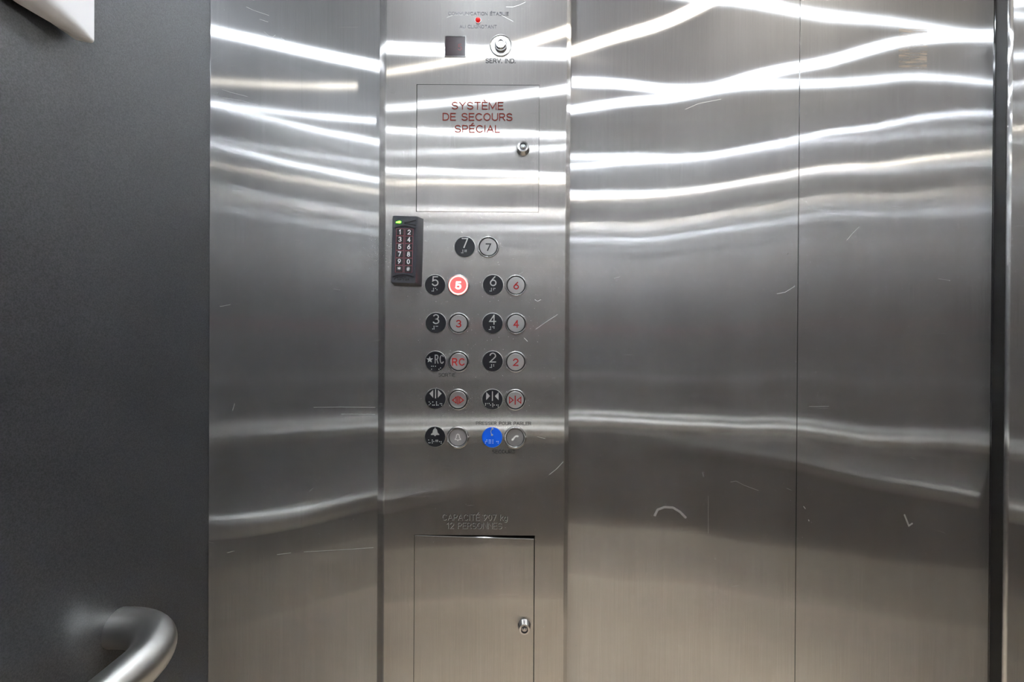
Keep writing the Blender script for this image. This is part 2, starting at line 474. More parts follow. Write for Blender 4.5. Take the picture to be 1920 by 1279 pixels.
def add_text(bm, text, cx, cz, width, height, w, y, thick, track=.26, rot=0.0):
    """text centred on (cx, cz), cap height 'height'; width None keeps natural proportion"""
    st, tot = layout(text, track)
    sx = (width / tot) if width else height
    ca, sa = math.cos(rot), math.sin(rot)
    for si, s in enumerate(st):
        pts = []
        loop = len(s) > 4 and (Vector(s[0]) - Vector(s[-1])).length < 1e-6
        if loop: s = s[:-1]
        for p in s:
            x = (p[0] - tot / 2) * sx; z = (p[1] - .5) * height
            pts.append((cx + x * ca - z * sa, cz + x * sa + z * ca))
        add_ribbon(bm, pts, w, y, thick + 1.7e-5 * si, closed=loop)

# ------------------------------------------------------------------ the setting
def structure(name, bm, mat, label, cat, smooth=None, flat_axis=True):
    return tag(obj(name, bm, mat, None, smooth, flat_axis), label, cat, None, 'structure')

T = 0.03
structure('floor', box((LEFT_X - T, BACK_Y - T, -T), (RIGHT_X + T, DOOR_Y + 0.08, 0)), M['floor'], 'beige vinyl floor of the lift car', 'floor')
structure('ceiling', box((LEFT_X - T, BACK_Y - T, CEIL_Z), (RIGHT_X + T, DOOR_Y + 0.08, CEIL_Z + T)), M['ceiling'], 'grey panelled ceiling of the lift car', 'ceiling')
structure('wall_left', box((LEFT_X - T, BACK_Y - T, 0), (LEFT_X, RET_Y + 0.02, CEIL_Z)), M['laminate'], 'charcoal speckled laminate wall carrying the handrail', 'wall')
structure('wall_right', box((RIGHT_X, BACK_Y - T, 0), (RIGHT_X + T, RET_Y + 0.02, CEIL_Z)), M['brown_laminate'], 'dark brown laminate side wall beyond the doors', 'wall')
# back wall: steel above the rail, laminate band, steel kick plate
RAIL_Z = CAM_Z - 0.43
structure('wall_back', box((LEFT_X, BACK_Y - T, 0.26), (RIGHT_X, BACK_Y, RAIL_Z - 0.08)), M['brown_laminate'], 'dark brown laminate lower band of the rear wall', 'wall')
structure('trim_1', box((LEFT_X, BACK_Y - T, RAIL_Z - 0.08), (RIGHT_X, BACK_Y + 0.002, CEIL_Z)), M['mirror_steel'], 'polished steel upper cladding of the rear wall', 'wall cladding')
structure('baseboard_back', box((LEFT_X, BACK_Y - T, 0), (RIGHT_X, BACK_Y + 0.004, 0.26)), M['steel'], 'brushed steel kick plate along the rear wall', 'baseboard')

# front return left of the panel, right return, header, with rounded free edges
structure('wall_front', box((LEFT_X, RET_Y, 0), (JAMB_L - 0.012, RET_Y + 0.05, CEIL_Z), 0.0015), M['return_steel'], 'brushed steel front return beside the laminate wall', 'wall', 40)
structure('wall_front_right', box((JAMB_R, RET_Y, 0), (RIGHT_X, RET_Y + 0.05, CEIL_Z), 0.0045, 4), M['steel'], 'brushed steel front return to the right of the doors', 'wall', 40)
structure('trim_2', box((JAMB_L - 0.012, RET_Y, 2.10), (JAMB_R, RET_Y + 0.05, CEIL_Z), 0.0015), M['steel'], 'brushed steel header above the car doors', 'door header', 40)

def warped_panel(x0, x1, z0, z1, y, thick, warp, nx=40, nz=64):
    bm = bmesh.new()
    g = [[bm.verts.new((x0 + (x1 - x0) * i / nx, y + warp(x0 + (x1 - x0) * i / nx, z0 + (z1 - z0) * k / nz), z0 + (z1 - z0) * k / nz)) for k in range(nz + 1)] for i in range(nx + 1)]
    for i in range(nx):
        for k in range(nz):
            bm.faces.new((g[i][k], g[i + 1][k], g[i + 1][k + 1], g[i][k + 1]))
    rim = [g[i][0] for i in range(nx + 1)] + [g[nx][k] for k in range(1, nz + 1)] + [g[i][nz] for i in range(nx - 1, -1, -1)] + [g[0][k] for k in range(nz - 1, 0, -1)]
    back = [bm.verts.new((v.co.x, y + thick, v.co.z)) for v in rim]
    n = len(rim)
    for i in range(n):
        j = (i + 1) % n
        bm.faces.new((rim[j], rim[i], back[i], back[j]))
    bm.faces.new(back)
    return bm
def warp_none(x, z): return 0.0
d1 = structure('door_1', warped_panel(JAMB_L - 0.06, SEAM_X - 0.0008, 0.006, 2.12, DOOR_Y, 0.03, warp_none), M['door_steel'], 'brushed steel car door leaf beside the control panel', 'door', 40, False)
d2 = structure('door_2', warped_panel(SEAM_X + 0.0008, JAMB_R - 0.004, 0.006, 2.12, DOOR_Y, 0.03, warp_none), M['door_steel_b'], 'brushed steel car door leaf meeting the right return', 'door', 40, False)
structure('trim_3', box((JAMB_L - 0.08, DOOR_Y + 0.036, 0.0), (RIGHT_X, DOOR_Y + 0.05, 2.3)), M['gap'], 'black sheet behind the doors, seen through the door gap', 'lining')

structure('trim_4', box((JAMB_R - 0.0012, RET_Y + 0.006, 0.006), (JAMB_R, DOOR_Y - 0.001, 2.10)), M['jamb'], 'black strip added down the edge of the right front return', 'door seal')  # thin black strip added over the steel reveal to make it dark

# ------------------------------------------------------------------ lamps of the car
def ceiling_light(x, y, col, strength, label):
    t = thing('ceiling_light', (x, y, CEIL_Z - 0.012), label, 'ceiling light', 'recessed ceiling lights')
    bm = bmesh.new()
    n = 40
    rings = []
    for r, h in ((0.050, 0.0), (0.048, -0.004), (0.034, -0.005), (0.030, -0.003), (0.028, 0.0)):
        rings.append([bm.verts.new((x + r * math.cos(2 * PI * i / n), y + r * math.sin(2 * PI * i / n), CEIL_Z + h)) for i in range(n)])
    for a, b in zip(rings, rings[1:]):
        for i in range(n):
            bm.faces.new((a[i], a[(i + 1) % n], b[(i + 1) % n], b[i]))
    obj('bezel', bm, M['rail'], t, 40)
    bm = bmesh.new()
    c = bm.verts.new((x, y, CEIL_Z - 0.0045))
    rg = [bm.verts.new((x + 0.028 * math.cos(2 * PI * i / n), y + 0.028 * math.sin(2 * PI * i / n), CEIL_Z - 0.0035)) for i in range(n)]
    for i in range(n): bm.faces.new((c, rg[i], rg[(i + 1) % n]))
    m = plain('lamp_lens_' + str(len(bpy.data.materials)), (0.9, 0.9, 0.9), 0.4, emit=col, estr=strength)
    obj('lens', bm, m, t)
COOL = (0.86, 0.93, 1.0); WARM = (1.0, 0.93, 0.80)
LROW = (FACE_Y - 0.37, FACE_Y - 1.0)
for yy, name in zip(LROW, ('near the doors', 'near the rear wall')):
    for xx, c in ((-0.09, COOL), (0.89, WARM if yy == LROW[0] else COOL)):
        ceiling_light(xx, yy, c, 260.0, 'round recessed ceiling lamp %s %s' % (name, 'on the charcoal wall side' if xx < 0.4 else 'on the brown wall side'))

# ------------------------------------------------------------------ car operating panel
XL, XR = at(710.5, 640, RET_Y).x, at(1066.5, 640, RET_Y).x          # outer edges on the return
FL, FR = at(722.5, 640, FACE_Y).x, at(1058.5, 640, FACE_Y).x        # flat face between the folded edges
PZ0, PZ1 = 0.22, 2.16
cop = thing('control_panel', (0.5 * (XL + XR), RET_Y, PZ0), 'tall brushed steel lift control panel with round floor buttons', 'control panel')

UD = (at(781, 158, FACE_Y), at(1010, 398.5, FACE_Y))                # upper hatch opening
LD = (at(776.5, 1003, FACE_Y), at(1003, 1003, FACE_Y))              # lower hatch opening
UX0, UX1, UZ0, UZ1 = UD[0].x, UD[1].x, UD[1].z, UD[0].z
LX0, LX1, LZ1, LZ0 = LD[0].x, LD[1].x, LD[0].z, 0.36

def faceplate():
    bm = bmesh.new()
    y = FACE_Y
    # flat face cut into strips round the two hatch openings
    def quad(x0, x1, z0, z1):
        vs = [bm.verts.new(p) for p in ((x0, y, z0), (x1, y, z0), (x1, y, z1), (x0, y, z1))]
        bm.faces.new(vs)
    quad(FL, FR, PZ0, LZ0); quad(FL, LX0, LZ0, LZ1); quad(LX1, FR, LZ0, LZ1)
    quad(FL, FR, LZ1, UZ0); quad(FL, UX0, UZ0, UZ1); quad(UX1, FR, UZ0, UZ1); quad(FL, FR, UZ1, PZ1)
    # returns of the openings and a floor behind them
    for x0, x1, z0, z1 in ((UX0, UX1, UZ0, UZ1), (LX0, LX1, LZ0, LZ1)):
        c = [(x0, z0), (x1, z0), (x1, z1), (x0, z1)]
        for i in range(4):
            a, b = c[i], c[(i + 1) % 4]
            bm.faces.new([bm.verts.new(p) for p in ((a[0], y, a[1]), (b[0], y, b[1]), (b[0], y + 0.012, b[1]), (a[0], y + 0.012, a[1]))])
    # folded long edges: bevel with rounded shoulders
    def edge(x_out, x_in, sgn):
        w = abs(x_in - x_out)
        prof = [(x_out, RET_Y), (x_out, RET_Y - 0.003)]
        for i in range(5):
            t = i / 4
            prof.append((x_out + sgn * (0.0006 + w * 0.62 * t), RET_Y - 0.004 - 0.0125 * t))
        for i in range(1, 7):
            t = i / 6
            prof.append((x_out + sgn * (0.0006 + w * 0.62 + (w * 0.38 - 0.0006) * t), RET_Y - 0.0165 - 0.0035 * math.sin(t * PI / 2)))
        for a, b in zip(prof, prof[1:]):
            bm.faces.new([bm.verts.new(p) for p in ((a[0], a[1], PZ0), (b[0], b[1], PZ0), (b[0], b[1], PZ1), (a[0], a[1], PZ1))])
    edge(XL, FL, 1); edge(XR, FR, -1)
    for z in (PZ0, PZ1):
        bm.faces.new([bm.verts.new(p) for p in ((XL, RET_Y, z), (XR, RET_Y, z), (FR, y, z), (FL, y, z))])
    bmesh.ops.remove_doubles(bm, verts=bm.verts, dist=1e-6)
    return bm
obj('faceplate', faceplate(), M['panel_steel'], cop, 35)
obj('hatch_backing', box((FL + 0.01, FACE_Y + 0.013, PZ0 + 0.02), (FR - 0.01, FACE_Y + 0.0185, PZ1 - 0.02)), M['gap'], cop)

def lock(parent, px, py, plug_turn=0.0):
    c = at(px, py, FACE_Y)
    lk = obj('lock', lathe((c.x, FACE_Y, c.z), [(0.0125, 0.0), (0.0125, 0.002), (0.0118, 0.003), (0.0106, 0.012), (0.0098, 0.0135), (0.0068, 0.0137), (0.0066, 0.0125), (0.0, 0.0125)], 32), M['chrome'], parent, 35)
    bm = lathe((c.x, FACE_Y, c.z), [(0.0062, 0.0126), (0.0062, 0.0136), (0.0048, 0.0136), (0.0048, 0.0126)], 24)
    add_box(bm, (c.x - 0.0008, FACE_Y - 0.0139, c.z + 0.0046), (c.x + 0.0008, FACE_Y - 0.0126, c.z + 0.0072))
    obj('keyway', bm, M['black'], lk, 35)
    obj('plug', lathe((c.x, FACE_Y, c.z), [(0.0034, 0.0126), (0.0034, 0.0142), (0.0026, 0.0148), (0.0, 0.0148)], 20), M['chrome'], lk, 35)

g = 0.0006
bm = box((UX0 + 0.0012, FACE_Y - 0.0002, UZ0 + g), (UX1 - 0.0004, FACE_Y + 0.003, UZ1 - 0.0008), 0.0003, 1)
ud = obj('upper_hatch', bm, M['panel_steel'], cop)
ud.rotation_euler.x = math.radians(0.12)
lock(cop, 980.5, 280)
# lower hatch hangs a little: its top edge falls towards the lock side
bm = bmesh.new()
y0, y1 = FACE_Y - 0.0003, FACE_Y + 0.003
pts = [(LX0 + 0.0009, LZ0 + g), (LX1 - 0.0016, LZ0 + g), (LX1 - 0.0018, at(1002, 1010.5, FACE_Y).z), (LX0 + 0.0009, at(777, 1004, FACE_Y).z)]
fr = [bm.verts.new((p[0], y0 - (0.0012 if i in (1, 2) else 0), p[1])) for i, p in enumerate(pts)]
bk = [bm.verts.new((p[0], y1, p[1])) for p in pts]
bm.faces.new(fr); bm.faces.new(bk[::-1])
for i in range(4): bm.faces.new((fr[i], bk[i], bk[(i + 1) % 4], fr[(i + 1) % 4]))
bmesh.ops.bevel(bm, geom=[e for e in bm.edges], offset=0.0004, segments=1, affect='EDGES')
obj('lower_hatch', bm, M['panel_steel'], cop)
lock(cop, 983, 1172.5)

# engraved lettering on the face
def engraving(lines, mat, w, name='engraving'):
    bm = bmesh.new()
    for text, x0, x1, yc, hpx in lines:
        c = at((x0 + x1) / 2, yc, FACE_Y)
        add_text(bm, text, c.x, c.z, (x1 - x0) * 0.001, hpx * 0.001, w, FACE_Y + 0.0001, 0.0003)
    return obj(name, bm, mat, cop)
engraving([('COMMUNICATION ÉTABLIE', 841, 953, 25.5, 5.5)], M['faint_letter'], 0.0007)
engraving([('AU CLIGNOTANT', 862, 931, 50, 5.5)], M['faint_letter'], 0.0007)
engraving([('SERV. IND.', 911, 966, 114, 7.5)], M['dark_letter'], 0.0012)
e = engraving([('SYSTÈME', 848, 943, 198.5, 12.5), ('DE SECOURS', 831, 960, 219.5, 12.5), ('SPÉCIAL', 853.5, 937, 242, 12.5)], M['red_letter'], 0.0016, 'hatch_lettering')
e.location.y -= 0.0007
engraving([('SORTIE', 822.5, 853.5, 703, 6)], M['dark_letter'], 0.0007)
engraving([('PRESSER POUR PARLER', 893, 995.5, 794, 5.5)], M['dark_letter'], 0.0006)
engraving([('SECOURS', 923, 965, 847, 6)], M['dark_letter'], 0.0007)
engraving([('CAPACITÉ 907 kg', 830, 951, 970.7, 10.5), ('12 PERSONNES', 838.5, 941, 986.2, 10.5)], M['bare'], 0.0009, 'engraving_highlight').location.y += 0.0001  # pale offset copy paints the highlight along the engraved strokes
engraving([('CAPACITÉ 907 kg', 829.5, 950.5, 970, 10.5), ('12 PERSONNES', 838, 940.5, 985.5, 10.5)], M['cut_letter'], 0.0009)  # dark colour paints the shade inside the cut strokes

# indicator lamp, position display, key switch
c = at(896.3, 38, FACE_Y)
o = obj('indicator_lamp', lathe((c.x, FACE_Y, c.z), [(0.0048, 0.0001), (0.0046, 0.0018), (0.0036, 0.0034), (0.002, 0.0042), (0, 0.0044)], 24), M['led_red'], cop, 60)
obj('lamp_ring', lathe((c.x, FACE_Y, c.z), [(0.0062, 0.0), (0.0060, 0.0008), (0.0050, 0.0008), (0.0048, 0.0)], 24), M['chrome'], o, 35)
a, b = at(835.5, 69, FACE_Y), at(872, 105.5, FACE_Y)
o = obj('position_display', box((a.x, FACE_Y - 0.0006, b.z), (b.x, FACE_Y + 0.001, a.z), 0.0003, 1), M['display'], cop)
bm = bmesh.new()
w = 0.0014
rect = [(a.x - w / 2, b.z - w / 2), (b.x + w / 2, b.z - w / 2), (b.x + w / 2, a.z + w / 2), (a.x - w / 2, a.z + w / 2)]
add_ribbon(bm, rect, w, FACE_Y, 0.0012, closed=True)
obj('display_frame', bm, M['chrome'], o)
c = at(862.5, 89, FACE_Y)
bm = bmesh.new(); add_text(bm, '5', c.x, c.z, 0.006, 0.011, 0.0008, FACE_Y - 0.0006, 0.0002)
obj('display_digit', bm, M['seg'], o)
c = at(939, 86, FACE_Y)
ks = obj('key_switch', lathe((c.x, FACE_Y, c.z), [(0.0212, 0.0), (0.0208, 0.0014), (0.0198, 0.0018), (0.0188, 0.0012), (0.0180, 0.0003), (0.0122, 0.0003), (0.0118, 0.0005)], 40), M['satin'], cop, 35)
obj('key_barrel', lathe((c.x, FACE_Y, c.z), [(0.0116, 0.0003), (0.0112, 0.006), (0.0100, 0.0085), (0.0085, 0.0092), (0.0062, 0.0092), (0.0060, 0.0080), (0, 0.0080)], 32), M['chrome'], ks, 35)
bm = lathe((c.x, FACE_Y, c.z), [(0.0058, 0.0081), (0.0058, 0.0090), (0.0046, 0.0090), (0.0046, 0.0081)], 24)
add_box(bm, (c.x - 0.0008, FACE_Y - 0.0094, c.z + 0.0044), (c.x + 0.0008, FACE_Y - 0.0081, c.z + 0.0068))
obj('keyway', bm, M['dark_letter'], ks, 35)

# ---- touch plates with raised characters and braille, and the push buttons
def star(cx, cz, R, r=0.42):
    return [(cx + (R if i % 2 == 0 else R * r) * math.sin(i * PI / 5), cz + (R if i % 2 == 0 else R * r) * math.cos(i * PI / 5)) for i in range(10)]
MM = 0.001
BR = {'#': (3, 4, 5, 6), 'b': (1, 2), 'c': (1, 4), 'd': (1, 4, 5), 'e': (1, 5), 'f': (1, 2, 4), 'g': (1, 2, 4, 5)}
def braille_cell(ch, x0, z0, p=2.5):
    return [(x0 + (p if d > 3 else 0), z0 - p * ((d - 1) % 3)) for d in BR[ch]]
def zpts(lst, cx, cy, sc_):
    return [((x - cx) / sc_, -(y - cy) / sc_) for x, y in lst]
DOTS = {
 '7': braille_cell('#', -6.0, -6.5) + braille_cell('g', 0.5, -6.5),
 '5': braille_cell('#', -5.5, -6.5) + braille_cell('e', 1.0, -6.5),
 '6': braille_cell('#', -5.5, -6.5) + braille_cell('f', 1.0, -6.5),
 '3': braille_cell('#', -6.0, -6.5) + braille_cell('c', 0.5, -6.5),
 '4': braille_cell('#', -6.0, -6.5) + braille_cell('d', 0.5, -6.5),
 '2': braille_cell('#', -4.5, -6.5) + braille_cell('b', 2.0, -6.5),
 'RC': zpts([(380, 810), (440, 810), (518, 810), (380, 915), (645, 918), (702, 870)], 520, 632, 19.1),
 'open': zpts([(288, 650), (335, 708), (288, 755), (418, 650), (418, 760), (470, 760), (550, 650), (550, 708), (550, 760), (605, 760), (685, 708), (740, 708), (740, 765)], 515, 530, 19.1),
 'close': zpts([(962, 367), (982, 367), (962, 385), (1005, 367), (1022, 385), (1048, 367), (1048, 385), (1066, 385), (1048, 403), (1095, 385), (1113, 385), (1113, 405)], 1044, 318, 6.39),
 'bell': zpts([(270, 672), (270, 775), (320, 775), (400, 672), (400, 725), (400, 780), (455, 725), (535, 680), (590, 680), (535, 725), (590, 725), (660, 730), (720, 730), (720, 785)], 500, 560, 19.1),
 'phone': zpts([(338, 735), (290, 785), (338, 785), (290, 840), (418, 735), (470, 735), (418, 785), (470, 785), (418, 840), (470, 840), (545, 735), (545, 785), (545, 840), (680, 785), (730, 785), (730, 840)], 520, 645, 18.3),
}
R_PLATE = 0.0190
BELL = [(-.5, 1.0), (.5, 1.0), (1.3, .55), (1.8, -.5), (2.0, -1.6), (3.2, -2.4), (3.4, -3.0), (.7, -3.0), (.5, -3.6), (-.5, -3.6), (-.7, -3.0), (-3.4, -3.0), (-3.2, -2.4), (-2.0, -1.6), (-1.8, -.5), (-1.3, .55)]

def touch_plate(px, py, key, mat=None):
    c = at(px, py, FACE_Y); x, z = c.x, c.z
    pl = obj('touch_plate', lathe((x, FACE_Y, z), [(R_PLATE, 0.0), (R_PLATE, 0.0009), (R_PLATE - 0.0004, 0.0013), (0, 0.0013)], 48), mat or M['black'], cop, 30)
    if mat: pl['label'] = 'blue touch plate with raised phone receiver'
    obj('plate_rim', lathe((x, FACE_Y, z), [(R_PLATE + 0.0008, 0.0), (R_PLATE + 0.0007, 0.0007), (R_PLATE, 0.0008), (R_PLATE, 0.0)], 48), M['satin'], pl, 30)
    y = FACE_Y - 0.0013
    bm = bmesh.new(); t = 0.0007
    if len(key) == 1:
        add_text(bm, key, x + 0.3 * MM, z + 7.0 * MM, None, 16.5 * MM, 2.0 * MM, y, t)
    elif key == 'RC':
        add_text(bm, 'RC', x + 7.2 * MM, z + 4.0 * MM, 15.5 * MM, 15 * MM, 1.6 * MM, y, t, track=.5)
        add_poly(bm, star(x - 10.8 * MM, z + 3.2 * MM, 6.4 * MM), y, t)
    elif key == 'open':
        add_ribbon(bm, [(x, z + 17.0 * MM), (x, z + 1.6 * MM)], 1.8 * MM, y, t)
        for s in (-1, 1):
            add_poly(bm, [(x + s * 4.4 * MM, z + 16.6 * MM), (x + s * 11.4 * MM, z + 9.6 * MM), (x + s * 4.4 * MM, z + 1.8 * MM)], y, t)
    elif key == 'close':
        add_ribbon(bm, [(x, z + 14.4 * MM), (x, z - 1.6 * MM)], 1.8 * MM, y, t)
        for s in (-1, 1):
            add_poly(bm, [(x + s * 11.6 * MM, z + 14.0 * MM), (x + s * 4.6 * MM, z + 6.4 * MM), (x + s * 11.6 * MM, z - 1.0 * MM)], y, t)
    elif key == 'bell':
        add_poly(bm, [(x + p[0] * 2.35 * MM, z + (p[1] * 3.0 + 12.6) * MM) for p in BELL], y, t)
        add_poly(bm, [(x + 1.0 * MM * math.cos(i * PI / 5), z + 16.6 * MM + 1.0 * MM * math.sin(i * PI / 5)) for i in range(10)], y, t)
    elif key == 'phone':
        add_ribbon(bm, [(x + p[0] * MM, z + p[1] * MM) for p in [(0.2, 17.0)] + [(-2.2 + 0.0, 12.5), (-2.4, 10), (-1.6, 7)] + [(-0.2, 5.0)]], 1.1 * MM, y, t)
        for q in ((0.5, 16.4), (-0.2, 4.8)):
            add_poly(bm, [(x + (q[0] + 2.0 * math.cos(i * PI / 6)) * MM, z + (q[1] + 1.7 * math.sin(i * PI / 6)) * MM) for i in range(12)], y, t * 2.4)
    obj('raised_symbol', bm, M['silver_paint'], pl)
    bm = bmesh.new()
    for dx, dz in DOTS[key]:
        d = lathe((x + dx * MM, y, z + dz * MM), [(0.00078, 0.0), (0.0006, 0.0005), (0, 0.0008)], 8)
        me = bpy.data.meshes.new('tmp'); d.to_mesh(me); d.free(); bm.from_mesh(me); bpy.data.meshes.remove(me)
    o = obj('braille', bm, M['white_ink'], pl, 60)
    o['kind'] = 'stuff'

def push_button(px, py, key, style='red'):
    c = at(px, py, FACE_Y); x, z = c.x, c.z
    lit = style == 'lit'
    deep = style == 'deep'
    if deep: prof = [(0.0208, 0.0), (0.0206, 0.0030), (0.0200, 0.0042), (0.0190, 0.0046), (0.0178, 0.0044), (0.0170, 0.0032), (0.0166, 0.0008)]
    else: prof = [(0.0202, 0.0), (0.0201, 0.0016), (0.0196, 0.0026), (0.0186, 0.0030), (0.0178, 0.0028), (0.0174, 0.0006)]
    bt = obj('button', lathe((x, FACE_Y, z), prof, 56), M['chrome'], cop, 40)
    obj('groove', lathe((x, FACE_Y, z), [(0.0176, 0.0005), (0.0155, 0.0005)], 48), M['lit_ring'] if lit else M['gap'], bt)
    h = 0.0016 if deep else 0.0028
    obj('cap', lathe((x, FACE_Y, z), [(0.0160, 0.0003), (0.0160, h - 0.0005), (0.0154, h), (0, h)], 48), M['lit_cap'] if lit else M['cap'], bt, 30)
    if lit:
        obj('light_ring', lathe((x, FACE_Y, z), [(0.0168, h - 0.0008), (0.0168, h + 0.0003), (0.0155, h + 0.0003), (0.0155, h - 0.0002)], 48), M['lit_ring'], bt, 30)
    y = FACE_Y - h
    bm = bmesh.new(); t = 0.0003; m = M['red_ink']; w = 2.1 * MM
    if key == 'open':
        add_ribbon(bm, [(x, z + 6 * MM), (x, z - 8 * MM)], 2.0 * MM, y, t)
        for s in (-1, 1):
            add_ribbon(bm, [(x + s * 3.2 * MM, z + 5 * MM), (x + s * 10.2 * MM, z - 1 * MM), (x + s * 3.2 * MM, z - 6.5 * MM)], 1.7 * MM, y, t, closed=True)
    elif key == 'close':
        add_ribbon(bm, [(x, z + 7 * MM), (x, z - 8 * MM)], 2.0 * MM, y, t)
        for s in (-1, 1):
            add_ribbon(bm, [(x + s * 10.6 * MM, z + 5 * MM), (x + s * 3.8 * MM, z - 0.5 * MM), (x + s * 10.6 * MM, z - 6 * MM)], 1.7 * MM, y, t, closed=True)
    elif key == 'bell':
        m = M['legend_white']
        add_ribbon(bm, [(x + p[0] * 1.55 * MM, z + (p[1] * 2.6 + 3.6) * MM) for p in BELL], 1.2 * MM, y, t, closed=True)
    elif key == 'phone':
        m = M['legend_white']
        q = [(-5.2, -4.4), (-3.6, -2.6), (-1.2, 0.4), (0.4, 2.2), (2.6, 3.2), (5.2, 2.6)]
        add_ribbon(bm, [(x + a * MM, z + b * MM) for a, b in q], 2.6 * MM, y, t)
        for a, b in ((-4.6, -3.6), (4.0, 2.6)):
            add_poly(bm, [(x + (a + 2.2 * math.cos(i * PI / 6)) * MM, z + (b + 1.8 * math.sin(i * PI / 6)) * MM) for i in range(12)], y, t * 1.3)
    elif key == 'RC':
        add_text(bm, 'RC', x, z - 0.5 * MM, 22 * MM, 12 * MM, w, y, t, track=.4)
    else:
        add_text(bm, key, x + 0.3 * MM, z - 0.6 * MM, 8.2 * MM, 12.0 * MM, w if not lit else 2.9 * MM, y, t)
        if lit: m = M['lit_numeral']
        if key == '7': m = M['dark_letter']
    obj('legend', bm, m, bt)

ROWS = [
 (871.5, 463, '7', 915.5, 463.5), (816, 534.5, '5', 859.5, 535), (924.5, 534.5, '6', 967.5, 535.5),
 (817.5, 605.5, '3', 860, 606.5), (923.5, 606.5, '4', 967.5, 607), (816.8, 677.5, 'RC', 860, 678),
 (923.7, 677.5, '2', 966.7, 678.5), (816.8, 747.5, 'open', 859, 749), (923.3, 749, 'close', 966, 749.5),
 (816, 819, 'bell', 858.7, 820), (922.8, 820, 'phone', 965.8, 820.5)]
for ax, ay, key, bx_, by_ in ROWS:
    touch_plate(ax, ay, key, M['blue'] if key == 'phone' else None)
    push_button(bx_, by_, key, 'lit' if key == '5' else 'deep' if key in ('bell', 'phone') else 'red')

# ------------------------------------------------------------------ access keypad on the panel
KC = at(766, 473, FACE_Y)
kp = thing('keypad_reader', (KC.x, FACE_Y, KC.z), 'charcoal plastic access keypad with green light stuck on the control panel', 'keypad')
ROT = math.radians(-1.3)
KD = 0.026
def loft(sections):
    """stack of rounded rectangles (half width, half height, x offset, distance from the face, corner radius)"""
    bm = bmesh.new(); rings = []
    for hw, hh, ox, d, r in sections:
        ring = []
        for qx, qz, a0 in ((1, 1, 0), (-1, 1, 90), (-1, -1, 180), (1, -1, 270)):
            for i in range(5):
                a = math.radians(a0 + 22.5 * i)
                ring.append((KC.x + ox + qx * (hw - r) + r * math.cos(a), FACE_Y - d, KC.z + qz * (hh - r) + r * math.sin(a)))
        rings.append([bm.verts.new(p) for p in ring])
    n = len(rings[0])
    for a, b in zip(rings, rings[1:]):
        for i in range(n): bm.faces.new((a[i], a[(i + 1) % n], b[(i + 1) % n], b[i]))
    bm.faces.new(rings[-1])
    return bm
def kobj(name, bm, mat, parent, smooth=None):
    o = obj(name, bm, mat, parent, smooth)
    return o
FW, FH = 0.0218, 0.0605                                            # half size of the front face
OX, OZ = -0.0016, 0.0012
body = kobj('body', loft([(0.0266, 0.0635, 0, 0.0003, 0.002), (0.0262, 0.0632, 0, 0.003, 0.002), (0.0236, 0.0618, OX, KD - 0.003, 0.003), (0.0218, 0.0605, OX, KD, 0.002)]), M['keypad'], kp, 30)
fy = FACE_Y - KD
X0, Z0 = KC.x + OX, KC.z + OZ
# sculpted brows above and below the keys
def brow(z_mid, sag, half, thick_z, th, name):
    bm = bmesh.new()
    pts = []
    n = 14
    for i in range(n + 1):
        u = -1 + 2 * i / n
        pts.append((X0 + u * half, Z0 + z_mid + sag * (1 - u * u) - sag * 0.5))
    add_ribbon(bm, pts, thick_z, fy, th)
    kobj(name, bm, M['keypad'], body)
brow(0.0405, 0.004, 0.0185, 0.0020, 0.0016, 'upper_brow')
brow(-0.0475, 0.004, 0.0185, 0.0020, 0.0016, 'lower_brow')
bm = bmesh.new()
add_ribbon(bm, [(X0 - 0.0008, Z0 + 0.0475), (X0 + 0.008, Z0 + 0.049), (X0 + 0.019, Z0 + 0.0525)], 0.0010, fy, 0.0004)
add_ribbon(bm, [(X0 - 0.0008, Z0 + 0.0462), (X0 + 0.008, Z0 + 0.045), (X0 + 0.019, Z0 + 0.0432)], 0.0010, fy, 0.0004)
kobj('lamp_groove', bm, M['gap'], body)
bm = bmesh.new()
for sx in (-1, 1):
    add_ribbon(bm, [(X0 + sx * 0.0182, Z0 + 0.038), (X0 + sx * 0.0182, Z0 - 0.047)], 0.0012, fy, 0.0012)
kobj('key_surround', bm, M['keypad'], body)
# logo on the lower brow
bm = bmesh.new()
add_ribbon(bm, [(X0 - 0.0165, Z0 - 0.0562), (X0 - 0.0150, Z0 - 0.0535), (X0 - 0.0105, Z0 - 0.0518), (X0 - 0.002, Z0 - 0.0508), (X0 + 0.004, Z0 - 0.0512)], 0.0010, fy, 0.0002)
add_text(bm, 'ioProx', X0 - 0.0005, Z0 - 0.0548, 0.021, 0.0045, 0.0006, fy, 0.0002)
kobj('maker_mark', bm, M['gap'], body)
